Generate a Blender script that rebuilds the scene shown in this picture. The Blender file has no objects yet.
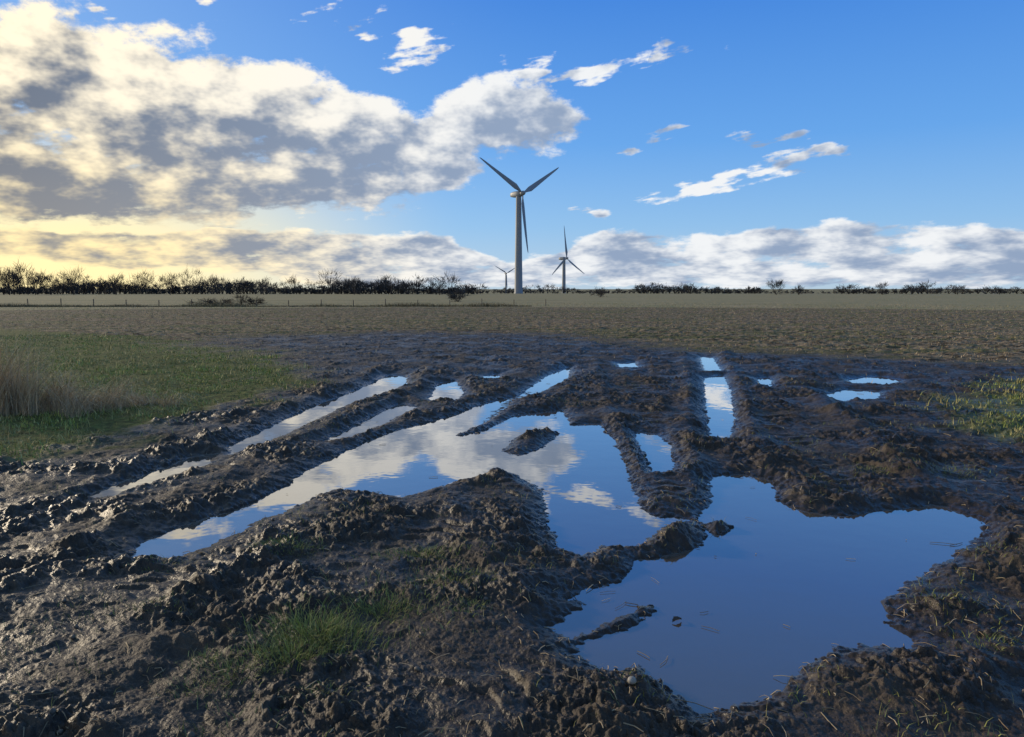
import bpy, math, numpy as np
from mathutils import Vector
rng = np.random.default_rng(7)
scene = bpy.context.scene
EYE = 1.6
PITCH = math.radians(5.98)
FOC = 740.0
WATER = -0.06
SUN_AZ, SUN_EL = -58.0, 14.0     # bearing (deg, + = east of view axis Y) and elevation

# ---- survey helpers: bearings measured from the photo -> metres on the ground / degrees in the sky
def gp(x, y, z=-0.04):
    X = (x-512)/FOC; Y = (368.5-y)/FOC
    dz = Y*math.cos(PITCH)-math.sin(PITCH); dy = Y*math.sin(PITCH)+math.cos(PITCH)
    t = (z-EYE)/dz
    return (X*t, dy*t)
def gpl(pts, z=-0.04): return np.array([gp(*q, z) for q in pts])
def sk(x, y):
    X = (x-512)/FOC; Y = (368.5-y)/FOC
    dz = Y*math.cos(PITCH)-math.sin(PITCH); dy = Y*math.sin(PITCH)+math.cos(PITCH)
    return math.degrees(math.atan2(X, dy)), math.degrees(math.atan2(dz, math.hypot(X, dy)))

# ---------------------------------------------------------------- numpy noise
def h2(ix, iy, s):
    a = (ix.astype(np.int64)*374761393 + iy.astype(np.int64)*668265263 + s*982451653) & 0xffffffff
    a = ((a ^ (a >> 13))*1274126177) & 0xffffffff
    a = ((a ^ (a >> 16))*2246822519) & 0xffffffff
    return ((a ^ (a >> 15)) & 0xffffff)/float(0xffffff)
TC = np.cos(np.arange(257)*2*np.pi/256); TS = np.sin(np.arange(257)*2*np.pi/256)
def vn(x, y, s=0):
    ix = np.floor(x); iy = np.floor(y); fx = x-ix; fy = y-iy
    ix = ix.astype(np.int64); iy = iy.astype(np.int64)
    u = fx*fx*fx*(fx*(fx*6-15)+10); v = fy*fy*fy*(fy*(fy*6-15)+10)
    def g(a, b, dx, dy):
        t = (h2(ix+a, iy+b, s)*256).astype(np.int16)
        return TC[t]*dx+TS[t]*dy
    n0 = g(0,0,fx,fy)*(1-u)+g(1,0,fx-1,fy)*u
    n1 = g(0,1,fx,fy-1)*(1-u)+g(1,1,fx-1,fy-1)*u
    return (n0*(1-v)+n1*v)*1.5
def fbm(x, y, o=4, s=0, r=0.5):
    t = 0; a = 1; 
    for i in range(o):
        t = t+a*vn(x*2**i+i*17.3, y*2**i-i*9.1, s+i); a *= r
    return t
def clods(x, y, cell, s, dens=0.8):
    ix = np.floor(x/cell).astype(np.int64); iy = np.floor(y/cell).astype(np.int64)
    h = np.zeros_like(x)
    for a in (-1,0,1):
        for b in (-1,0,1):
            jx = ix+a; jy = iy+b
            cx = (jx+h2(jx,jy,s))*cell; cy = (jy+h2(jx,jy,s+1))*cell
            q = h2(jx,jy,s+2)
            r = cell*(0.3+0.45*q)
            an = h2(jx,jy,s+3)*3.1416; ca = np.cos(an); sa = np.sin(an)
            dx = x-cx; dy = y-cy
            px = (dx*ca+dy*sa); py = (-dx*sa+dy*ca)*(1.0+0.8*h2(jx,jy,s+4))
            d = np.clip(1-(px*px+py*py)/(r*r), 0, 1)
            hh = r*(0.45+0.35*q)*(d**.75)*(h2(jx,jy,s+5) < dens)
            h = np.maximum(h, hh)
    return h
def ss(a, b, x):
    t = np.clip((x-a)/(b-a), 0, 1); return t*t*(3-2*t)
def segd(x, y, a, b):
    vx, vy = b[0]-a[0], b[1]-a[1]
    t = np.clip(((x-a[0])*vx+(y-a[1])*vy)/(vx*vx+vy*vy+1e-12), 0, 1)
    return np.hypot(x-a[0]-t*vx, y-a[1]-t*vy)
def polysd(x, y, P):
    d = np.full(x.shape, 1e9); ins = np.zeros(x.shape, bool); n = len(P)
    for i in range(n):
        a = P[i]; b = P[(i+1) % n]
        d = np.minimum(d, segd(x, y, a, b))
        if a[1] != b[1]:
            c = ((a[1] > y) != (b[1] > y)) & (x < (b[0]-a[0])*(y-a[1])/(b[1]-a[1])+a[0])
            ins ^= c
    return np.where(ins, -d, d)
def far_sd(x, y, P, pad=0.8):
    """signed distance, only evaluated near the polygon"""
    o = np.full(x.shape, pad)
    m = (x > P[:,0].min()-pad) & (x < P[:,0].max()+pad) & (y > P[:,1].min()-pad) & (y < P[:,1].max()+pad)
    if m.any(): o[m] = np.minimum(pad, polysd(x[m], y[m], P))
    return o
def lined(x, y, P, pad=0.7, full=False):
    o = np.full(x.shape, pad); S = np.zeros(x.shape); s0 = 0.0
    for i in range(len(P)-1):
        a, b = P[i], P[i+1]; L = math.hypot(*(b-a))
        m = (x > min(a[0],b[0])-pad) & (x < max(a[0],b[0])+pad) & (y > min(a[1],b[1])-pad) & (y < max(a[1],b[1])+pad)
        m = np.where(m)[0]
        if len(m):
            X = x[m]; Y = y[m]; vx, vy = b-a
            t = np.clip(((X-a[0])*vx+(Y-a[1])*vy)/(L*L), 0, 1)
            d = np.hypot(X-a[0]-t*vx, Y-a[1]-t*vy)
            k = d < o[m]; mm = m[k]; o[mm] = d[k]; S[mm] = s0+t[k]*L
        s0 += L
    return (o, S) if full else o

# ---------------------------------------------------------------- site survey
PUD = [
 [(720,476),(745,474),(770,480),(775,500),(800,512),(840,516),(880,512),(940,506),(975,518),(980,530),(965,545),(940,560),(905,580),(880,600),(885,625),(912,640),(905,650),(860,642),(830,650),(800,665),(770,690),(740,708),(700,712),(672,690),(640,665),(600,668),(580,655),(595,643),(640,628),(660,605),(640,603),(600,625),(565,635),(553,628),(590,605),(565,600),(575,596),(625,580),(640,560),(700,552),(712,535),(700,520),(714,500),(712,485)],
 [(455,415),(490,402),(514,397),(505,408),(480,425),(450,437),(480,433),(520,415),(560,410),(570,425),(600,424),(612,440),(625,465),(630,490),(640,510),(660,518),(690,520),(655,530),(640,545),(600,545),(580,556),(560,548),(550,520),(545,490),(520,475),(490,472),(440,488),(400,497),(370,492),(330,490),(300,505),(260,520),(210,545),(175,558),(133,558),(150,540),(200,522),(260,500),(290,485),(320,465),(370,440),(400,430)],
 [(232,455),(230,446),(265,430),(310,408),(350,393),(390,375),(406,376),(406,385),(385,393),(340,408),(300,427),(260,445)],
 [(80,500),(130,480),(190,458),(213,454),(212,463),(160,480),(110,497)],
 [(325,442),(360,424),(400,404),(416,407),(390,420),(345,440)],
 [(430,401),(438,383),(455,381),(464,393),(452,402)],
 [(483,376),(498,374),(499,380),(486,381)],
 [(515,400),(530,388),(550,375),(570,367),(568,378),(540,392)],
 [(705,378),(722,375),(730,392),(733,420),(728,440),(712,440),(708,415)],
 [(636,432),(655,434),(668,445),(673,472),(655,474),(645,455)],
 [(818,396),(850,389),(880,391),(878,400),(840,402)],
 [(848,379),(880,376),(902,380),(888,386),(855,385)],
 [(616,363),(634,362),(638,368),(622,369)],
 [(758,378),(768,377),(772,388),(762,388)],
 [(700,356),(712,357),(722,373),(706,372)],
]
PUD = [gpl(p, WATER) for p in PUD]
ISLE = gpl([(500,452),(515,437),(545,430),(562,433),(548,447),(520,456)], WATER)
ISLE2 = gpl([(706,526),(716,523),(728,527),(730,532),(718,535),(708,532)], WATER)
RID = [
 ([(-60,545),(0,520),(210,440),(300,400),(390,366)], .05, .16),
 ([(-60,620),(0,590),(120,522),(230,472),(330,425),(420,385),(430,366)], .05, .13),
 ([(300,522),(440,455),(500,425),(560,395),(600,368)], .03, .11),
 ([(700,560),(655,510),(632,470),(620,440),(610,410),(600,380),(595,360)], .05, .12),
 ([(700,500),(695,470),(690,430),(690,380),(682,355)], .06, .13),
 ([(800,520),(770,470),(748,420),(735,380),(722,350)], .06, .15),
 ([(560,640),(520,600),(500,560),(470,510),(450,490)], .045, .2),
 ([(-40,470),(100,440),(240,400),(330,372)], .03, .16),
 ([(1060,560),(960,500),(880,440),(830,410),(790,360)], .05, .2),
 ([(0,700),(150,610),(300,540),(420,505)], .035, .14),
 ([(0,735),(150,650),(260,600),(300,575)], .035, .12),
 ([(470,737),(560,690),(640,680)], .03, .12),
 ([(900,470),(860,430),(800,390),(760,356)], .05, .14),
 ([(540,372),(580,350),(640,340)], .04, .2),
 ([(440,372),(480,350),(520,340)], .04, .2),
]
RID = [(gpl(p, 0.0), a, w) for p, a, w in RID]
TRK = [
 [(-80,690),(40,640),(160,580),(290,520),(400,470)],
 [(-150,600),(0,555),(110,505),(220,462)],
 [(380,760),(470,700),(560,655),(640,640)],
 [(60,760),(200,690),(330,590),(430,530),(520,480)],
 [(760,400),(790,440),(850,490),(960,580),(1080,700)],
 [(670,520),(660,470),(650,430),(640,390),(640,350)],
 [(800,350),(850,375),(930,420),(1050,480)],
]
TRK = [gpl(p, 0.0) for p in TRK]
MUD = np.vstack([gpl([(-300,482),(0,462),(120,438),(230,408),(300,384),(262,358),(170,344),(230,336),(400,331),(560,333),(700,348),(1100,366),(1300,392)], 0), [(9,-4),(-9,-4)]])
VERGE = gpl([(-500,490),(0,464),(120,440),(230,410),(300,384),(305,366),(250,350),(120,336),(0,328),(-600,320)], 0)
VERGE_R = gpl([(940,428),(1000,440),(1200,446),(1300,385),(1024,376),(960,396)], 0)

def masks(x, y):
    w = 0.45*fbm(x*0.9, y*0.9, 5, 31, .6)
    d = np.hypot(x, y)
    near = d < 60
    mud = np.zeros_like(x); gr = np.zeros_like(x)
    k = near
    sd = polysd(x[k], y[k], MUD)
    wk = w[k]*(0.6+d[k]*0.08)
    sp = ss(10, 22, d[k])
    mud[k] = 1-ss(-0.25-2.5*sp, 0.35+1.5*sp, sd+wk)
    g1 = 1-ss(-0.5, 0.5, polysd(x[k], y[k], VERGE)-wk*0.9)
    g2 = 0.85*(1-ss(-0.5, 0.5, polysd(x[k], y[k], VERGE_R)-wk))
    gr[k] = np.maximum(g1*(1-mud[k]*0.8), g2)
    return mud, gr
XS = [0,540,780,1400,2200,5000,9000]; ZS = [0,0,-22,-22,-8,14,14]
def height(x, y, want=False):
    x = np.asarray(x, float); y = np.asarray(y, float)
    d = np.hypot(x, y)
    mud, gr = masks(x, y)
    z = np.interp(d, XS, ZS)
    soft = 0.015*fbm(x*1.3, y*1.3, 4, 5)+0.01*fbm(x*7, y*7, 3, 8)
    fk = np.where((d > 6) & (d < 95) & (mud < .999))[0]
    xx = x[fk]; yy = y[fk]
    rw = yy+0.10*xx+.15*vn(xx*.3,yy*.3,3)
    fz_ = 0.028*np.sin(rw*2*np.pi/.75)*(.5+.5*ss(-.3,.3,vn(xx*.15,yy*.4,6)))+.06*np.abs(fbm(xx*2.0,yy*3.0,4,9))
    z = z + soft*(d < 200)
    z[fk] += fz_*(1-mud[fk])*(1-gr[fk])*(1-ss(60,95,d[fk]))
    wet = np.zeros_like(x)
    k = np.where(mud > 0.01)[0]
    X = x[k]; Y = y[k]; m = mud[k]; D = d[k]
    wx = X+0.08*fbm(X*5, Y*5, 4, 71); wy = Y+0.08*fbm(X*5, Y*5, 4, 72)
    amp = 0.22+0.78*ss(-0.35, 0.35, fbm(X*1.1, Y*1.1, 2, 90))
    amp = amp*(1-.25*ss(9, 20, D))
    press = np.zeros_like(X); tread = np.zeros_like(X)
    for i_, P in enumerate(TRK):
        q, S = lined(X+.04*fbm(X*2,Y*2,3,i_), Y+.04*fbm(X*2,Y*2,3,i_+9), P, .5, True)
        ins = (1-ss(.15, .26, q))*ss(-.25,.35,fbm(X*1.3,Y*1.3,2,200+i_))
        lug = ss(-.2, .6, np.sin(S*2*np.pi/.18+q*9+fbm(X*5,Y*5,2,3)*1.6))*(.4+.6*ss(-.4,.3,vn(X*4,Y*4,77)))
        press = np.maximum(press, ins); tread = np.maximum(tread, ins*lug)
    c = clods(wx, wy, 0.24, 11, 0.5)*0.32+clods(wx, wy, 0.12, 21, .7)*0.50+clods(wx+.03*vn(X*30,Y*30,2), wy, 0.05, 41, .75)*0.54+clods(wx, wy+.02*vn(X*60,Y*60,3), 0.022, 61, .8)*0.48
    c = c*amp*(1-.75*press)
    r = np.zeros_like(X)
    for P, a, w in RID:
        q = lined(X+0.07*fbm(X*3,Y*3,2,55), Y, P)
        r = r+a*np.exp(-(q/w)**2)*(0.65+0.5*vn(X*2.2, Y*2.2, 66))
    rough = 0.018+0.024*fbm(X*2.3, Y*2.3, 4, 15)+np.abs(fbm(X*9, Y*9, 5, 16))*0.03*amp*(1-.6*press)+fbm(X*45,Y*45,2,19)*0.003
    rough = np.maximum(rough+.022*tread-.012*press, -0.012)+c+r
    sd = np.full(X.shape, .8)
    for P in PUD: sd = np.minimum(sd, far_sd(X, Y, P))
    sd = np.maximum(sd, -far_sd(X, Y, ISLE)); sd = np.maximum(sd, -far_sd(X, Y, ISLE2)+.03)
    t = sd-.02+(0.035*fbm(X*4, Y*4, 4, 77)+0.026*fbm(X*18,Y*18,3,78))
    base = np.where(t < 0, WATER+np.maximum(t*0.25, -0.05)-0.001, WATER+0.035*(1-np.exp(-np.maximum(t,0)/0.12)))
    land = ss(-0.01, 0.24, t)
    zz = base+land*rough+(t > 0)*(1-land)*.45*np.clip(c,0,.03)
    z[k] = z[k]*(1-m)+m*zz
    wet[k] = m*np.clip(np.exp(-np.maximum(t,0)/0.14)+.35*press*(1-tread), 0, 1)
    if want: return z, mud, gr, wet
    return z

# ---------------------------------------------------------------- mesh helpers
def link(o, parent=None):
    scene.collection.objects.link(o)
    if parent: o.parent = parent
    return o
def mesh_np(name, co, faces, mat, smooth=False, tint=None, k=None):
    me = bpy.data.meshes.new(name)
    n, k = faces.shape
    me.vertices.add(len(co)); me.vertices.foreach_set('co', np.asarray(co, np.float32).ravel())
    me.loops.add(n*k); me.loops.foreach_set('vertex_index', faces.astype(np.int32).ravel())
    me.polygons.add(n); me.polygons.foreach_set('loop_start', (np.arange(n)*k).astype(np.int32))
    me.polygons.foreach_set('loop_total', np.full(n, k, np.int32))
    me.update(calc_edges=True)
    if smooth: me.polygons.foreach_set('use_smooth', np.ones(n, bool))
    if tint is not None:
        a = me.color_attributes.new('tint', 'FLOAT_COLOR', 'POINT')
        c = np.ones((len(co), 4), np.float32); c[:, :tint.shape[1]] = tint
        a.data.foreach_set('color', c.ravel())
    me.materials.append(mat)
    return bpy.data.objects.new(name, me)

class NT:
    def __init__(s, nt): s.nt = nt; s.n = nt.nodes; s.l = nt.links
    def new(s, t, **kw):
        n = s.n.new(t)
        for k, v in kw.items(): setattr(n, k, v)
        return n
    def put(s, sock, v):
        if isinstance(v, bpy.types.NodeSocket): s.l.new(v, sock)
        else: sock.default_value = v
    def math(s, op, a, b=0.0, c=0.0, clamp=False):
        n = s.new('ShaderNodeMath', operation=op, use_clamp=clamp)
        s.put(n.inputs[0], a); s.put(n.inputs[1], b); s.put(n.inputs[2], c)
        return n.outputs[0]
    def vm(s, op, a, b=(0,0,0), c=None):
        n = s.new('ShaderNodeVectorMath', operation=op)
        s.put(n.inputs[0], a); s.put(n.inputs[1], b)
        if c is not None: s.put(n.inputs[2], c)
        return n.outputs['Value'] if op in ('LENGTH','DOT_PRODUCT') else n.outputs[0]
    def mr(s, v, a, b, c=0.0, d=1.0, typ='SMOOTHSTEP'):
        n = s.new('ShaderNodeMapRange', interpolation_type=typ)
        for i, q in enumerate((v, a, b, c, d)): s.put(n.inputs[i], q)
        return n.outputs[0]
    def noise(s, vec, scale, detail=4, rough=0.5, dist=0.0):
        n = s.new('ShaderNodeTexNoise')
        if vec is not None: s.put(n.inputs['Vector'], vec)
        s.put(n.inputs['Scale'], scale); s.put(n.inputs['Detail'], detail); s.put(n.inputs['Roughness'], rough); s.put(n.inputs['Distortion'], dist)
        return n
    def mix(s, f, a, b, bt='MIX'):
        n = s.new('ShaderNodeMix', data_type='RGBA', blend_type=bt)
        s.put(n.inputs[0], f)
        s.put(n.inputs[6], a if isinstance(a, bpy.types.NodeSocket) else (*a, 1)); s.put(n.inputs[7], b if isinstance(b, bpy.types.NodeSocket) else (*b, 1))
        return n.outputs[2]
    def sep(s, v):
        n = s.new('ShaderNodeSeparateXYZ'); s.put(n.inputs[0], v); return n.outputs
    def comb(s, x, y, z=0.0):
        n = s.new('ShaderNodeCombineXYZ'); s.put(n.inputs[0], x); s.put(n.inputs[1], y); s.put(n.inputs[2], z); return n.outputs[0]
    def curve(s, v, pts):
        n = s.new('ShaderNodeFloatCurve'); c = n.mapping.curves[0]
        pts = sorted(pts)
        c.points[0].location = pts[0]; c.points[1].location = pts[-1]
        for q in pts[1:-1]: c.points.new(*q)
        n.mapping.update(); s.put(n.inputs['Value'], v)
        return n.outputs[0]
def newmat(name):
    m = bpy.data.materials.new(name); m.use_nodes = True
    t = NT(m.node_tree); b = m.node_tree.nodes['Principled BSDF']
    return m, t, b

# ---------------------------------------------------------------- sky (world)
world = bpy.data.worlds.new('World'); scene.world = world; world.use_nodes = True
w_ = NT(world.node_tree)
bg = world.node_tree.nodes['Background']; bg.inputs['Strength'].default_value = 0.1
tc = w_.new('ShaderNodeTexCoord')
X, Y, Z = w_.sep(tc.outputs['Generated'])
az = w_.math('MULTIPLY', w_.math('ARCTAN2', X, Y), 57.29578)
el = w_.math('MULTIPLY', w_.math('ARCSINE', Z), 57.29578)
elp = w_.math('MAXIMUM', el, 0.0)
vy = w_.math('MULTIPLY_ADD', w_.math('LOGARITHM', w_.math('ADD', elp, 2.0), 2.71828), 7.0, w_.math('MULTIPLY', elp, 1.1))
nv = w_.comb(az, vy)
wn = w_.noise(nv, 0.12, 2, 0.55)
w1, w2, w3 = w_.sep(w_.vm('SUBTRACT', wn.outputs['Color'], (.5,.5,.5)))[:3]
fine = w_.noise(nv, 0.20, 7, 0.61).outputs[0]
fine2 = w_.noise(w_.vm('ADD', nv, (-1.5, 1.7, 0)), 0.20, 4, 0.61).outputs[0]
wisp = w_.noise(w_.vm('MULTIPLY', w_.vm('ADD', nv, w_.comb(0.0, w_.math('MULTIPLY', az, -0.3))), (.45, 1.2, 1)), 0.55, 3, 0.6).outputs[0]
wsc = w_.mr(el, 0.0, 12.0, .12, .8, 'LINEAR')
azw = w_.math('MULTIPLY_ADD', w1, 7.0, az)
elw = w_.math('MULTIPLY_ADD', w_.math('MULTIPLY', w2, 5.0), wsc, el)
ca = w_.math('DIVIDE', w_.math('ADD', azw, 60.0), 120.0, clamp=True)
def layer(rows, soft, cap):
    T = []; B = []
    for x, yt, yb in rows:
        u, vt = sk(x, yt); _, vb = sk(x, yb)
        T.append(((u+60)/120, max(vt, 0)/45)); B.append(((u+60)/120, max(vb, 0)/45))
    top = w_.math('MULTIPLY', w_.curve(ca, T), 45.0); bot = w_.math('MULTIPLY', w_.curve(ca, B), 45.0)
    a = w_.math('SUBTRACT', top, elw); c = w_.math('SUBTRACT', elw, bot)
    e = w_.math('MINIMUM', w_.math('DIVIDE', w_.math('MINIMUM', a, c), soft), cap)
    hf = w_.math('DIVIDE', c, w_.math('ADD', w_.math('ADD', a, c), .5), clamp=True)
    return e, hf
eA, hA = layer([(-480,-150,232),(-120,-20,232),(0,2,232),(100,8,230),(200,30,228),(300,58,224),(380,84,218),(430,90,206),(470,72,180),(520,72,168),(560,90,156),(600,122,136),(680,160,150),(1100,215,220)], 3.2, .66)
eB, hB = layer([(-480,224,264),(0,224,262),(100,224,270),(230,224,278),(330,226,288),(420,232,293),(480,246,293),(530,256,293),(570,238,293),(600,229,293),(700,226,293),(850,222,293),(1024,220,293),(1400,222,293)], 1.1, .58)
env = w_.math('MAXIMUM', eA, eB)
BL_ = [(600,64,120,20,-8,.62),(415,45,75,22,-12,.36),(340,20,54,20,0,.48),(100,18,50,18,0,.48),
 (745,172,105,17,-14,.52),(762,131,52,12,-10,.46),(665,130,28,18,-30,.44),(632,149,40,9,0,.44),(657,192,30,10,-20,.44),(590,213,30,10,20,.42),
 (1000,276,80,10,0,.55),(120,-110,330,100,-10,.5)]
p = w_.comb(azw, elw)
small = None
for x, y, rx, ry, tilt, wgt in BL_:
    u, v = sk(x, y); cu = math.cos(math.radians(u))
    mp = w_.new('ShaderNodeMapping', vector_type='TEXTURE')
    w_.put(mp.inputs['Vector'], p if small is None else w_.vm('MULTIPLY_ADD', small, (1e-6,1e-6,0), p))
    mp.inputs['Location'].default_value = (u, v, 0); mp.inputs['Rotation'].default_value = (0, 0, math.radians(-tilt))
    mp.inputs['Scale'].default_value = (rx*0.0774*cu*cu, ry*0.0774*cu, 1)
    val = w_.mr(w_.vm('LENGTH', mp.outputs[0]), 0.1, 1.5, wgt, -.7, 'LINEAR')
    small = val if small is None else w_.math('MAXIMUM', small, val)
small = w_.math('MULTIPLY_ADD', w_.math('SUBTRACT', wisp, 0.5), 2.1, small)
env = w_.math('MULTIPLY_ADD', w_.math('SUBTRACT', wisp, 0.5), .55, env)
env = w_.math('MAXIMUM', env, small)
d0 = w_.math('ADD', w_.math('MULTIPLY_ADD', w_.math('SUBTRACT', fine, 0.5), 2.3, env), -0.12)
zc = w_.math('MAXIMUM', Z, 0.012)
sky = w_.new('ShaderNodeTexSky', sky_type='NISHITA')
sky.sun_disc = False; sky.sun_elevation = math.radians(SUN_EL); sky.sun_rotation = math.radians(SUN_AZ)
sky.air_density = 1.0; sky.dust_density = 0.6; sky.ozone_density = 2.0
w_.put(sky.inputs['Vector'], w_.comb(X, Y, zc))
ramp = w_.new('ShaderNodeValToRGB'); w_.put(ramp.inputs[0], w_.math('DIVIDE', el, 60.0, clamp=True))
cr = ramp.color_ramp
cr.elements[0].position = 0.0; cr.elements[0].color = (5.0, 6.9, 8.8, 1)
cr.elements[1].position = 1.0; cr.elements[1].color = (0.9, 1.9, 3.8, 1)
for pos, c in ((.08, (2.8,5.6,9.4,1)), (.18, (1.3,4.1,9.4,1)), (.34, (.50,2.6,8.4,1)), (.6, (.85,2.1,4.6,1))):
    e = cr.elements.new(pos); e.color = c
clear = w_.mix(0.80, sky.outputs[0], ramp.outputs[0])
sunside = w_.mr(az, 5.0, -45.0)      # 1 toward the sun
glow = w_.math('MULTIPLY', w_.mr(az, -3.0, -31.0), w_.mr(el, 13.5, 1.5))
clear = w_.mix(w_.math('MULTIPLY', sunside, 0.35), clear, (4.2, 6.6, 9.2))
clear = w_.mix(glow, clear, (12.0, 10.0, 5.2))
diff = w_.math('SUBTRACT', fine, fine2)
thick = w_.math('MAXIMUM', d0, 0.0)
isB = w_.math('GREATER_THAN', eB, eA)
hf = w_.sep(w_.mix(isB, w_.comb(hA,hA,hA), w_.comb(.50,.50,.50)))[0]
lit = w_.math('MULTIPLY_ADD', diff, 3.8, 0.82)
lit = w_.math('MULTIPLY_ADD', thick, -0.80, lit)
lit = w_.math('MULTIPLY_ADD', w_.math('SUBTRACT', hf, .5), 0.9, lit)
lit = w_.math('MULTIPLY_ADD', w3, 1.4, lit)
lit = w_.mr(lit, -0.12, 1.05, 0, 1)
brightc = w_.mix(sunside, (8.9, 9.1, 9.3), (12.0, 10.4, 7.4))
brightc = w_.mix(glow, brightc, (12.0, 9.6, 5.0))
darkc = w_.mix(sunside, (2.9, 3.8, 5.4), (1.55, 1.8, 2.3))
darkc = w_.mix(w_.math('MULTIPLY', glow, 0.3), darkc, (6.0, 5.2, 3.8))
cc = w_.mix(lit, darkc, brightc)
alpha = w_.mr(d0, 0.0, 0.34)
w_.put(bg.inputs['Color'], w_.mix(alpha, clear, cc))

sun = bpy.data.lights.new('sun', 'SUN'); so = link(bpy.data.objects.new('sun', sun))
sun.energy = 3.4; sun.angle = math.radians(3); sun.color = (1.0, 0.83, 0.60)
a = math.radians(SUN_AZ); e = math.radians(SUN_EL)
sd_ = Vector((math.sin(a)*math.cos(e), math.cos(a)*math.cos(e), math.sin(e)))
so.rotation_euler = sd_.to_track_quat('Z', 'Y').to_euler(); so.location = sd_*50

# ---------------------------------------------------------------- ground material
mg, t, b = newmat('field_and_mud')
geo = t.new('ShaderNodeNewGeometry'); pos = geo.outputs['Position']
at = t.new('ShaderNodeAttribute', attribute_name='tint'); am, ag, aw = t.sep(at.outputs['Color'])[:3]
n1 = t.noise(pos, 1.1, 4, .6); n2 = t.noise(pos, 9, 4, .65); n3 = t.noise(pos, 70, 3, .65)
mud = t.mix(t.mr(n2.outputs[0], .35, .68), (.024,.0155,.0095), (.056,.038,.024))
mud = t.mix(t.math('MULTIPLY', t.mr(n1.outputs[0], .52, .70), .45), mud, (.095,.072,.050))
mud = t.mix(t.math('MULTIPLY', t.mr(n3.outputs[0], .58, .70), .5), mud, (.21,.150,.085))
mud = t.mix(t.math('MULTIPLY', aw, .7), mud, (.020,.014,.010))
row = t.noise(t.vm('MULTIPLY', pos, (.10, .8, 1)), 1.0, 4, .65)
row2 = t.noise(t.vm('MULTIPLY', pos, (.9, 3.0, 1)), 2.0, 4, .75)
fld = t.mix(t.mr(row2.outputs[0], .38, .62), (.065,.046,.028), (.34,.25,.155))
fld = t.mix(t.math('MULTIPLY', t.mr(row.outputs[0], .47, .58), .6), fld, (.115,.125,.045))
dist = t.vm('LENGTH', pos)
far = t.mr(dist, 72, 76, typ='LINEAR')
fld = t.mix(far, fld, t.mix(t.mr(row.outputs[0], .4,.6), (.36,.28,.16), (.25,.225,.11)))
grs = t.mix(t.mr(n2.outputs[0], .3, .7), (.07,.065,.025), (.15,.17,.05))
col = t.mix(am, fld, mud); col = t.mix(ag, col, grs)
t.put(b.inputs['Base Color'], col)
rg = t.mr(n1.outputs[0], .35, .65, .38, .72)
rg = t.mix(aw, t.comb(rg, rg, rg), (.18,.18,.18))
fr = t.mix(am, (.95,.95,.95), rg)
t.put(b.inputs['Roughness'], t.sep(fr)[0])
t.put(b.inputs['Specular IOR Level'], t.mr(am, 0, 1, .1, .36))
bp = t.new('ShaderNodeBump'); bp.inputs['Distance'].default_value = 0.02
t.put(bp.inputs['Strength'], t.mr(aw, 0, 1, .85, .2)); t.put(bp.inputs['Height'], t.math('ADD', n2.outputs[0], t.math('MULTIPLY', n3.outputs[0], .55)))
t.put(b.inputs['Normal'], bp.outputs[0])

NA = 1150
azs = np.radians(np.concatenate([np.linspace(-180, -46, 50)[:-1], np.linspace(-46, 46, NA), np.linspace(46, 180, 50)[1:-1]]))
rad = list(np.linspace(.3, 2.1, 14)); r = 2.2
while r < 7000:
    rad.append(r)
    r += r*(.0024 if r < 14 else .004 if r < 32 else .009 if r < 90 else .04)
rad = np.array(rad); nr, na = len(rad), len(azs)
R, A = np.meshgrid(rad, azs, indexing='ij')
gx = (R*np.sin(A)).ravel(); gy = (R*np.cos(A)).ravel()
gz, gm, gg, gw = height(gx, gy, True)
co = np.stack([gx, gy, gz], 1)
i = np.arange(nr-1)[:, None]; j = np.arange(na)[None, :]; j2 = (j+1) % na
F = np.stack([i*na+j, i*na+j2, (i+1)*na+j2, (i+1)*na+j], -1).reshape(-1, 4)[:, ::-1]
link(mesh_np('ground', co, F, mg, smooth=True, tint=np.stack([gm, gg, gw], 1)))

# ---------------------------------------------------------------- water
mw, t, b = newmat('muddy_water')
nt = mw.node_tree; nt.nodes.remove(b)
out = nt.nodes['Material Output']
geo = t.new('ShaderNodeNewGeometry'); pos = geo.outputs['Position']
dif = t.new('ShaderNodeBsdfDiffuse'); dif.inputs['Color'].default_value = (.09,.072,.056,1)
gl = t.new('ShaderNodeBsdfGlossy'); gl.inputs['Roughness'].default_value = 0.012; gl.inputs['Color'].default_value = (.97,.97,.97,1)
fz = t.new('ShaderNodeFresnel'); fz.inputs['IOR'].default_value = 1.75
mx = t.new('ShaderNodeMixShader'); t.put(mx.inputs[0], t.math('MULTIPLY_ADD', fz.outputs[0], 1.3, .11, clamp=True)); t.l.new(dif.outputs[0], mx.inputs[1]); t.l.new(gl.outputs[0], mx.inputs[2])
bp = t.new('ShaderNodeBump'); bp.inputs['Strength'].default_value = .10; bp.inputs['Distance'].default_value = .01
t.put(bp.inputs['Height'], t.noise(pos, 4, 2, .5).outputs[0]); t.put(gl.inputs['Normal'], bp.outputs[0]); t.put(fz.inputs['Normal'], bp.outputs[0])
t.l.new(mx.outputs[0], out.inputs[0])
W = np.array([(-9,2.2,WATER),(9,2.2,WATER),(16,26,WATER),(-16,26,WATER)], float)
link(mesh_np('puddle_water', W, np.array([[0,1,2,3]]), mw))

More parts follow.
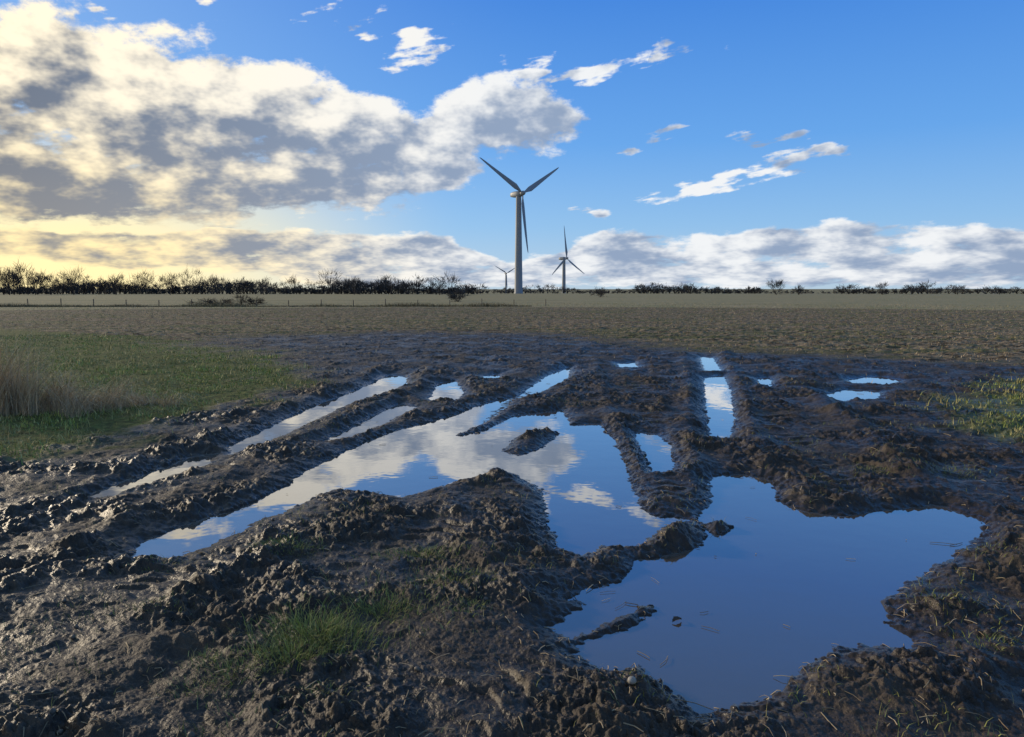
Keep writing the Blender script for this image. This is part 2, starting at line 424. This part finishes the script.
# ---------------------------------------------------------------- grass
def grass_mat(name, rough=.7):
    m, t, b = newmat(name)
    at = t.new('ShaderNodeAttribute', attribute_name='tint')
    t.put(b.inputs['Base Color'], at.outputs['Color']); b.inputs['Roughness'].default_value = rough
    b.inputs['Specular IOR Level'].default_value = .25
    return m
mgr = grass_mat('grass_blades'); mdry = grass_mat('dry_grass_blades', .85)
def blades(name, x, y, z, hgt, wid, lean, tint, mat, seg=2, az=None, bend=1.0, droop=0.0):
    n = len(x); az = rng.uniform(0, 2*np.pi, n) if az is None else az
    la = az; wa = rng.uniform(0, np.pi, n)
    V = []
    for s in range(seg+1):
        f = s/seg
        off = hgt*lean*(f**(1+bend)); up = hgt*f*np.sqrt(np.clip(1-(lean*f)**2*.6, .05, 1))-hgt*droop*f**3
        px = x+np.cos(la)*off; py = y+np.sin(la)*off; pz = z+np.maximum(up, .003)
        w = wid*(1-f*.95)*.5
        for sg in (-1, 1):
            V.append(np.stack([px+sg*np.cos(wa)*w, py+sg*np.sin(wa)*w, pz], 1))
    V = np.stack(V, 1)
    k = V.shape[1]
    base = (np.arange(n)*k)[:, None]
    fs = []
    for s in range(seg):
        fs.append(np.stack([base[:,0]+2*s, base[:,0]+2*s+1, base[:,0]+2*s+3, base[:,0]+2*s+2], 1))
    return mesh_np(name, V.reshape(-1, 3), np.concatenate(fs), mat, tint=np.repeat(tint, k, 0))
def tints(n, cols, jit=.25):
    cols = np.array(cols); w = rng.dirichlet(np.ones(len(cols))*.6, n)
    return (w@cols)*rng.uniform(1-jit, 1+jit, (n, 1))
GREEN = [(.21,.27,.05),(.29,.34,.08),(.13,.16,.035),(.42,.36,.16)]
DRY = [(.56,.43,.26),(.42,.31,.19),(.26,.19,.11),(.68,.56,.37)]
N = 170000
d = np.sqrt(rng.uniform(6.5**2, 32**2, N)); d = np.where(rng.random(N) < .5, rng.uniform(6.5, 20, N), d)
a = np.radians(rng.uniform(-46, 46, N)); x = d*np.sin(a); y = d*np.cos(a)
md, gr = masks(x, y)
dn = ss(-.4,.3,fbm(x*1.1,y*1.1,4,101))
keep = rng.random(N) < gr*(.12+.95*dn)
x, y, d, dn = x[keep], y[keep], d[keep], dn[keep]
z = height(x, y)
n = len(x)
tt = tints(n, GREEN, .4)*(.75+.55*dn[:,None]); br = ss(-.1,.35,fbm(x*.7,y*.7,3,303))[:,None]
tt = tt*(1-br*.6)+np.array([.38,.30,.16])*br*.6
tall = (rng.random(n) < .03)
link(blades('grass_verge', x, y, z-.005, rng.uniform(.02,.075,n)*(1+.8*ss(0,.5,vn(x*1.5,y*1.5,8)))*(1+1.2*tall), .006+.0007*d, rng.uniform(.2,.9,n), tt, mgr))
# stubble / young crop standing in drill rows over the field
N = 170000
d = 10+90*rng.random(N)**1.6; a = np.radians(rng.uniform(-44, 44, N)); x = d*np.sin(a); y = d*np.cos(a)
md, gr = masks(x, y)
ph = np.sin((y+.10*x+.15*vn(x*.3,y*.3,3))*2*np.pi/.75)
keep = (rng.random(N) < (1-md*.93)*(1-gr)*(.05+.6*ss(-.15,.25,fbm(x*.5,y*1.5,4,111))+.35*ss(.2,.8,ph))) & ((md < .9) | (d > 12))
x, y, d = x[keep], y[keep], d[keep]; z = height(x, y)
k = z > WATER+.015; x, y, z, d = x[k], y[k], z[k], d[k]; n = len(x)
gx_ = ss(-.05,.3,fbm(x*.12,y*.5,3,404))[:,None]
tt = tints(n, [(.40,.30,.19),(.20,.15,.10),(.54,.42,.27)], .4)*(1-.7*gx_)+np.array([.19,.23,.06])*.7*gx_
link(blades('field_stubble', x, y, z-.005, rng.uniform(.02,.08,n), .008+.0006*d, rng.uniform(.2,.95,n), tt, mdry, seg=1))
# sparse weeds through the mud
N = 30000
d = rng.uniform(2.4, 15, N); a = np.radians(rng.uniform(-40, 40, N)); x = d*np.sin(a); y = d*np.cos(a)
z, md, gr, wt_ = height(x, y, True)
keep = (md > .5) & (z > -.035) & (rng.random(N) < .04+.96*ss(.15,.45,fbm(x*1.1,y*1.1,3,131)))
x, y, z = x[keep], y[keep], z[keep]; n = len(x)
link(blades('mud_weeds', x, y, z-.003, rng.uniform(.02,.065,n), .004, rng.uniform(.4,.98,n), tints(n, GREEN+[(.3,.22,.12)]), mgr))
# loose straw and twigs lying on the mud and at the waterline
N = 7500
d = 2.4+11*rng.random(N)**1.3; a = np.radians(rng.uniform(-38, 38, N)); x = d*np.sin(a); y = d*np.cos(a)
z, md, gr, wt_ = height(x, y, True)
keep = (md > .5) & (rng.random(N) < np.where(z < WATER, .02, .3+.6*wt_)); x, y, z = x[keep], y[keep], np.maximum(z[keep], WATER+.002)
ex = [(660,662,.10,1.0),(530,672,.14,.15),(225,695,.06,1.1),(640,608,.09,.5),(625,600,.07,-.4),(930,540,.16,-.3),(950,543,.12,.4),(650,655,.08,2.2),(745,515,.1,-.9),(700,610,.05,.3),(600,590,.09,.2),(615,606,.12,.9)]
x = np.append(x, [gp(q[0],q[1])[0] for q in ex]); y = np.append(y, [gp(q[0],q[1])[1] for q in ex])
n = len(x); z = np.append(z, np.maximum(height(x[-len(ex):], y[-len(ex):]), WATER+.002))
L_ = rng.gamma(3, .015, n); th = rng.uniform(0, 6.28, n); L_[-len(ex):] = [q[2] for q in ex]; th[-len(ex):] = [q[3] for q in ex]
x2 = x+np.cos(th)*L_; y2 = y+np.sin(th)*L_; z2 = np.maximum(height(x2, y2), WATER+.002)+.004; z = z+.004
wd = rng.uniform(.001,.0026,n); V = []
for (px, py, pz) in ((x,y,z),(.5*(x+x2)+rng.normal(0,.004,n),.5*(y+y2)+rng.normal(0,.004,n),np.maximum(.5*(z+z2),np.maximum(z,z2)-.003)+.002),(x2,y2,z2)):
    for aa in (0, 2.09, 4.19):
        V.append(np.stack([px-np.sin(th)*np.cos(aa)*wd, py+np.cos(th)*np.cos(aa)*wd, pz+np.sin(aa)*wd], 1))
V = np.stack(V, 1); bs = np.arange(n)*9; fs = []
for s in range(2):
    for q in range(3): fs.append(np.stack([bs+3*s+q, bs+3*s+(q+1)%3, bs+3*s+3+(q+1)%3, bs+3*s+3+q], 1))
link(mesh_np('loose_straw', V.reshape(-1,3), np.concatenate(fs), mdry, tint=np.repeat(tints(n, DRY+[(.12,.09,.06),(.1,.08,.05)]), 9, 0)))
# pebbles pressed into the mud, one larger pale stone at the pool edge
import bmesh
bm_ = bmesh.new(); bmesh.ops.create_icosphere(bm_, subdivisions=2, radius=1.0)
IV = np.array([v.co[:] for v in bm_.verts]); IF = np.array([[v.index for v in f.verts] for f in bm_.faces]); bm_.free()
def stone_mat(name, c1, c2):
    m, t, b = newmat(name); t.put(b.inputs['Base Color'], t.mix(t.noise(t.new('ShaderNodeNewGeometry').outputs['Position'], 60, 4, .6).outputs[0], c1, c2)); b.inputs['Roughness'].default_value = .6
    return m
mst = stone_mat('stone', (.16,.145,.12), (.40,.37,.33)); mpb = stone_mat('muddy_pebble', (.05,.04,.03), (.16,.13,.10))
def rock(x, y, r, sink=.3):
    z = float(max(height(np.array([x]), np.array([y]))[0], WATER-.004))
    V = IV*(1+.22*np.sin(IV*rng.uniform(1.5,3.5,3)+rng.uniform(0,6,3)).sum(1, keepdims=True)/2)*rng.uniform(.65,1.15,3)*r
    a = rng.uniform(0,6.28); V = V@np.array([[math.cos(a),math.sin(a),0],[-math.sin(a),math.cos(a),0],[0,0,1]])
    return V+np.array([x, y, z+r*(.6-sink)])
d_ = rng.uniform(2.4, 7, 160); a_ = np.radians(rng.uniform(-38,38,160)); px_, py_ = d_*np.sin(a_), d_*np.cos(a_)
ok = height(px_, py_) > WATER+.01
PV = [rock(p_, q_, rng.uniform(.005,.014)) for p_, q_ in zip(px_[ok], py_[ok])]
link(mesh_np('pebbles', np.concatenate(PV), np.concatenate([IF+k*len(IV) for k in range(len(PV))]), mpb, smooth=True))
q = gp(632,690,0); link(mesh_np('stone', rock(q[0], q[1], .024), IF, mst, smooth=True))
# fallen leaf on the water
ml, t, b = newmat('dead_leaf'); t.put(b.inputs['Base Color'], t.mix(t.noise(None, 30, 3, .6).outputs[0], (.03,.02,.012), (.09,.05,.025))); b.inputs['Roughness'].default_value = .6
q = gp(677,622,WATER); V = []; Fc = []
for s in range(9):
    f = s/8; w = .018*math.sin(math.pi*min(f*1.02,1))**.8*(1+.25*math.sin(f*19)) if 0 < s < 8 else .001; zz = .004+.010*math.sin(f*3)
    V += [(f*.06-.03, -w, zz+.006), (f*.06-.03, 0, zz), (f*.06-.03, w, zz+.009)]
for s in range(8):
    for k in range(2): Fc.append((3*s+k, 3*s+k+1, 3*s+4+k, 3*s+3+k))
lf = link(mesh_np('fallen_leaf', np.array(V), np.array(Fc), ml, smooth=True)); lf.location = (q[0], q[1], WATER); lf.rotation_euler = (0,0,.5)
# tufts in the foreground
def tuft(x0, y0, rx, ry, n, h, cols=GREEN):
    cx, cy = gp(x0, y0, .02)
    r = rng.normal(0, .45, (n, 2)); x = cx+r[:,0]*rx; y = cy+r[:,1]*ry
    z = height(x, y); k = z > -.04; x, y, z = x[k], y[k], z[k]; n = len(x)
    az = np.arctan2(y-cy, x-cx)+rng.normal(0, .9, n)
    link(blades('grass_tuft', x, y, z-.006, rng.uniform(.35,1.1,n)*h, rng.uniform(.002,.0045,n), rng.uniform(.3,1.1,n), tints(n, cols), mgr, seg=4, az=az, bend=.7, droop=.25))
for q in [(318,632,.30,.21,1300,.11),(290,655,.2,.14,420,.09),(385,603,.26,.14,560,.07),(240,664,.24,.15,380,.055),(290,548,.26,.16,380,.06),(420,552,.28,.15,480,.065),(455,578,.26,.13,380,.055),(150,610,.22,.15,200,.045),(200,680,.17,.12,180,.045),(470,605,.14,.12,180,.045),(620,470,.1,.2,120,.05),(870,470,.3,.25,240,.055),(320,690,.16,.1,180,.035),(205,655,.12,.1,120,.045),(990,640,.22,.12,180,.045),(940,600,.15,.1,110,.045),(950,470,.4,.3,300,.06),(800,440,.3,.3,160,.05),(160,560,.2,.15,120,.045),(560,400,.3,.3,110,.05),(980,540,.2,.15,140,.045)]:
    tuft(*q)
# tall dead grass at the left edge
def dead(x0, y0, rx, ry, n, h, lz, name='dry_grass_clump', droop=.3, az0=-.2, ns=16):
    cx, cy = gp(x0, y0, 0)
    sub = rng.normal(0, .5, (ns, 2)); k = rng.integers(0, ns, n)
    r = sub[k]+rng.normal(0, .07, (n, 2)); x = cx+r[:,0]*rx; y = cy+r[:,1]*ry
    z = height(x, y); az = np.where(rng.random(n) < .6, rng.normal(az0, .8, n), rng.uniform(0, 6.28, n))
    hh = (.3+.7*rng.beta(1.6, 1.8, n))*h*rng.uniform(.45, 1.1, ns)[k]
    link(blades(name, x, y, z-.01, hh, rng.uniform(.004,.009,n), np.clip(rng.normal(lz,.35,n),.05,1.5), tints(n, DRY, .4), mdry, seg=8, az=az, bend=.8, droop=np.clip(rng.normal(droop,.2,n),0,.85)))
dead(-5, 414, 1.0, .5, 1300, 1.75, .5, droop=.12)
dead(40, 412, .9, .5, 1100, 1.3, .8, droop=.3)
dead(90, 409, .9, .45, 800, .85, 1.1, droop=.5)
dead(130, 405, .7, .4, 300, .5, 1.1, droop=.55)
dead(-80, 405, .9, .5, 900, 1.7, .6, droop=.2)

# ---------------------------------------------------------------- wind turbines
mt, t, b = newmat('turbine_paint')
n = t.noise(None, 3, 4, .5); t.put(b.inputs['Base Color'], t.mix(n.outputs[0], (.18,.21,.25), (.25,.28,.32))); b.inputs['Roughness'].default_value = .5
def lathe(name, prof, seg=32):
    V = []; Fc = []
    for r_, z_ in prof:
        for k in range(seg):
            q = 2*math.pi*k/seg; V.append((r_*math.cos(q), r_*math.sin(q), z_))
    for i_ in range(len(prof)-1):
        for k in range(seg):
            Fc.append((i_*seg+k, i_*seg+(k+1) % seg, (i_+1)*seg+(k+1) % seg, (i_+1)*seg+k))
    return mesh_np(name, np.array(V), np.array(Fc), mt, smooth=True)
def blade_mesh(L, phi):
    st = [(0,.9,.9,60),(.03,.9,.85,50),(.09,1.7,.6,28),(.18,3.2,.5,18),(.3,2.9,.4,12),(.5,2.3,.28,7),(.7,1.7,.18,4),(.88,1.15,.1,2),(.97,.7,.06,1),(1.0,.12,.03,0)]
    V = []; Fc = []; m = 14
    for f, c, th, tw in st:
        tw = math.radians(tw)
        for k in range(m):
            q = 2*math.pi*k/m
            cx = math.cos(q)*.5*c-(.18*c if f > .05 else 0); cy = math.sin(q)*.5*max(th,.05)*(.5+.5*(1-math.cos(q))/2+.3)
            X_ = cx*math.cos(tw)-cy*math.sin(tw); Y_ = cx*math.sin(tw)+cy*math.cos(tw)
            V.append((X_, Y_-f*f*.8, -f*L))
    for i_ in range(len(st)-1):
        for k in range(m): Fc.append((i_*m+k, i_*m+(k+1) % m, (i_+1)*m+(k+1) % m, (i_+1)*m+k))
    V = np.array(V); c, s = math.cos(phi), math.sin(phi)
    Vx = V[:,0]*c-V[:,2]*s; Vz = V[:,0]*s+V[:,2]*c
    return np.stack([Vx, V[:,1], Vz], 1), np.array(Fc)
def turbine(x, y, yaw, phase, L=36.0, Hh=59.5, tilt=6):
    z0 = float(np.interp(math.hypot(x, y), XS, ZS))
    root = bpy.data.objects.new('wind_turbine', None); link(root); root.location = (x, y, z0); root.rotation_euler = (0, 0, math.radians(yaw))
    link(lathe('tower', [(0,-1),(2.7,-1),(2.65,.3),(2.5,1),(2.2,20),(1.9,40),(1.6,Hh-2.2),(1.65,Hh-2.0),(1.65,Hh-1.5),(0,Hh-1.5)]), root)
    V = []; Fc = []; m = 20
    for yy, w, h_ in [(-2.4,.05,.05),(-2.3,1.2,1.2),(-1.6,1.6,1.65),(1,1.75,1.85),(4,1.7,1.75),(6.3,1.35,1.3),(6.8,.9,.9),(6.85,.05,.05)]:
        for k in range(m):
            q = 2*math.pi*k/m; cx = math.copysign(abs(math.cos(q))**.55, math.cos(q)); cz = math.copysign(abs(math.sin(q))**.55, math.sin(q))
            V.append((cx*w, yy, Hh+cz*h_))
    for i_ in range(7):
        for k in range(m): Fc.append((i_*m+k, (i_+1)*m+k, (i_+1)*m+(k+1) % m, i_*m+(k+1) % m))
    link(mesh_np('nacelle', np.array(V), np.array(Fc), mt, smooth=True), root)
    rot = bpy.data.objects.new('rotor', None); link(rot, root); rot.location = (0, -3.6, Hh+.2); rot.rotation_euler = (math.radians(-tilt), 0, 0)
    hb = lathe('hub', [(0,-1.3),(1.2,-1.25),(1.45,-.4),(1.4,.6),(1.1,1.5),(.6,2.1),(0,2.35)]); hb.rotation_euler = (math.radians(90), 0, 0); link(hb, rot)
    for k in range(3):
        V, Fc = blade_mesh(L, math.radians(phase+120*k)); link(mesh_np('blade_%d' % (k+1), V, Fc, mt, smooth=True), rot)
turbine(6.5/FOC*453, 453, 40, 1)
turbine(51.5/FOC*830, 830, 50, 180+2)
turbine(-6/FOC*1900, 1900, 25, 0, L=38)

# ---------------------------------------------------------------- hedges, bushes, trees on the skyline
mh, t, b = newmat('bare_twigs')
at = t.new('ShaderNodeAttribute', attribute_name='tint'); t.put(b.inputs['Base Color'], at.outputs['Color']); b.inputs['Roughness'].default_value = .9
class Twigs:
    def __init__(s): s.V = []; s.T = []
    def tri(s, p, q, w, col):
        n = len(p); ax = q-p
        sd = np.cross(ax, rng.normal(size=(n,3))); sd /= np.linalg.norm(sd, axis=1, keepdims=True)+1e-9
        sd *= np.asarray(w).reshape(-1,1)*.5
        s.V.append(np.stack([p-sd, p+sd, q+sd*.3, q-sd*.3], 1)); s.T.append(np.repeat(np.asarray(col).reshape(n,1,3), 4, 1))
    def crown(s, x, y, z, w, h, n, col=(.03,.024,.02), tw=.12, dense=False, tl=None):
        nl = 7
        p = np.tile([x, y, z], (nl,1)).astype(float); ang = rng.uniform(0, 6.28, nl); sp = rng.uniform(.1, .42, nl)
        q = p+np.stack([np.cos(ang)*sp*w, np.sin(ang)*sp*w, rng.uniform(.5,.92,nl)*h], 1)
        q[0] = p[0]+[0,0,h*.8]
        s.tri(p, q, np.full(nl, tw*2.0), np.tile(np.array(col)*.8, (nl,1)))
        nc = max(4, n//22)
        u = rng.normal(size=(nc,3)); u /= np.linalg.norm(u,axis=1,keepdims=True); rr = rng.random((nc,1))**.45
        cc_ = np.array([x,y,z+h*(.48 if dense else .58)])+u*rr*np.array([w*.42,w*.42,h*(.42 if dense else .36)])
        k = rng.integers(0, nc, n); c = cc_[k]+rng.normal(size=(n,3))*np.array([.07*w,.07*w,.06*h])
        tl = tl or .12*h+.3
        d = c-np.array([x,y,z+h*.15]); d /= np.linalg.norm(d,axis=1,keepdims=True)+1e-6
        d = d+rng.normal(size=(n,3))*.45; 
        e_ = c+d*tl*rng.uniform(.4,1.2,(n,1)); e_[:,2] = np.maximum(e_[:,2], z); c[:,2] = np.maximum(c[:,2], z)
        s.tri(c, e_, np.full(n, tw), np.array(col)*rng.uniform(.6,1.5,(n,1)))
    def done(s, name):
        V = np.concatenate(s.V).reshape(-1,3); T = np.concatenate(s.T).reshape(-1,3)
        return link(mesh_np(name, V, np.arange(len(V)).reshape(-1,4), mh, tint=T))
def pos_at(px, dist): return (px-512)/FOC*dist, dist
BR = (.045,.034,.028); BL = (.036,.036,.038)
H = Twigs()
def belt(x0, x1, dist, h0, h1, step, n, col, dense=False, wf=1.0, tw=.16, jd=25):
    x = x0
    while x < x1:
        h = rng.uniform(h0, h1)*(1+.35*math.sin(x*.045+h0)); dd = dist+rng.uniform(-jd, jd); X_, Y_ = pos_at(x, dd)
        zz = float(np.interp(math.hypot(X_, Y_), XS, ZS))
        H.crown(X_, Y_, zz-.2, h*rng.uniform(.8,1.3)*wf, h, n, col, tw, dense)
        x += step*rng.uniform(.5, 1.5)
belt(-160, 60, 330, 7.0, 11.5, 7, 280, BR)
belt(60, 150, 360, 6.5, 11.5, 7, 260, BR)
belt(150, 300, 400, 5.5, 11, 9, 260, BR)
belt(300, 400, 400, 4.5, 9.5, 9, 260, BR)
belt(-160, 480, 395, 3.6, 7.5, 4, 280, BL, True, 1.7, .26)
belt(330, 450, 380, 6.0, 10.5, 14, 420, BL, True, 1.1, .2)
belt(440, 660, 500, 2.2, 5.2, 4.8, 180, BL, True, 2.0, .24)
belt(640, 760, 470, 3.4, 6.4, 4.5, 280, BL, True, 1.8, .26)
belt(755, 850, 500, 1.6, 4.2, 5, 160, BL, True, 2.0, .24)
belt(840, 930, 420, 2.6, 6.4, 7, 280, BL, True, 1.5, .24)
belt(920, 1180, 430, 2.0, 5.4, 5.5, 220, BL, True, 1.8, .24)
H.done('distant_hedgerow')
def bush(px, dist, w, h, n, name='bare_bush', col=BL, tw=.09, z=0.0, dn=True):
    T = Twigs(); X_, Y_ = pos_at(px, dist); T.crown(X_, Y_, z-.1, w, h, n, col, tw, dn); T.done(name)
bush(458, 110, 2.9, 2.0, 700, tw=.05)
bush(600, 190, 5.2, 2.6, 700, tw=.07)
bush(775, 330, 9, 7.0, 700, 'bare_tree', tw=.12); bush(797, 330, 5.5, 4.6, 500, tw=.12)
bush(880, 340, 7, 5.8, 500, 'bare_tree', tw=.12); bush(910, 345, 9, 5.0, 600, tw=.12); bush(955, 350, 5, 4.4, 400, tw=.12); bush(997, 350, 4, 4.0, 300, tw=.12)
bush(355, 300, 7, 7.5, 600, 'bare_tree'); bush(440, 300, 6, 6.5, 600, 'bare_tree'); bush(265, 310, 7, 8, 500, 'bare_tree')
for px, h in ((12,10.5),(38,9.5),(76,10.8),(118,9.0),(172,8.6)): bush(px, 300, h*.8, h, 420, 'bare_tree', BR, .1, dn=False)
for px, w, h in [(207,3.6,.85),(222,3.0,.7),(243,2.5,1.1),(256,2.2,.8)]:
    bush(px, 88, w, h, 420, tw=.04, col=(.06,.045,.03))

# rough strip along the near field boundary + post and wire fence
N = 14000
x = rng.uniform(-75, 2, N); y = 76+rng.normal(0, .5, N)+.02*x
link(blades('boundary_grass', x, y, np.zeros(N), rng.uniform(.1,.42,N)*(.5+.9*ss(-.3,.4,vn(x*.15,y*0,9))), .04, rng.uniform(.2,.8,N), tints(N, [(.16,.13,.07),(.09,.08,.045),(.22,.18,.1)]), mdry))
fe = bpy.data.objects.new('wire_fence', None); link(fe)
mwood, t, b = newmat('weathered_wood'); t.put(b.inputs['Base Color'], t.mix(t.noise(None, 20, 4, .6).outputs[0], (.08,.06,.045), (.16,.13,.1))); b.inputs['Roughness'].default_value = .9
V = []; Fc = []
for k, X_ in enumerate(np.arange(-78, 6, 3.4)):
    w = .035; h_ = .75+rng.uniform(-.12,.1); Y_ = 79+.02*X_; lx = rng.normal(0,.03)
    o = len(V)
    for zz, s_ in ((-.2,1),(h_-.06,1),(h_,.55)):
        for a_, b_ in ((-1,-1),(1,-1),(1,1),(-1,1)): V.append((X_+a_*w*s_+lx*max(zz,0), Y_+b_*w*s_, zz))
    for lv in range(2):
        for q in range(4): Fc.append((o+lv*4+q, o+lv*4+(q+1) % 4, o+lv*4+4+(q+1) % 4, o+lv*4+4+q))
    Fc.append((o+8, o+9, o+10, o+11))
link(mesh_np('posts', np.array(V), np.array(Fc), mwood), fe)
V = []; Fc = []
for zz in (.35,.6):
    o = len(V)
    for X_ in (-78, 6):
        for a_, b_ in ((-1,-1),(1,-1),(1,1),(-1,1)): V.append((X_, 78.93+.02*X_+a_*.003, zz+b_*.003))
    for q in range(4): Fc.append((o+q, o+(q+1) % 4, o+4+(q+1) % 4, o+4+q))
link(mesh_np('wires', np.array(V), np.array(Fc), mwood), fe)

# ---------------------------------------------------------------- camera
cd = bpy.data.cameras.new('camera'); cam = link(bpy.data.objects.new('camera', cd)); scene.camera = cam
cam.location = (0, 0, EYE); cam.rotation_euler = (math.radians(90)-PITCH, 0, 0)
cd.sensor_width = 36; cd.lens = 36*FOC/1024; cd.clip_start = .05; cd.clip_end = 20000
scene.view_settings.view_transform = 'Standard'; scene.view_settings.look = 'None'; scene.view_settings.exposure = 0
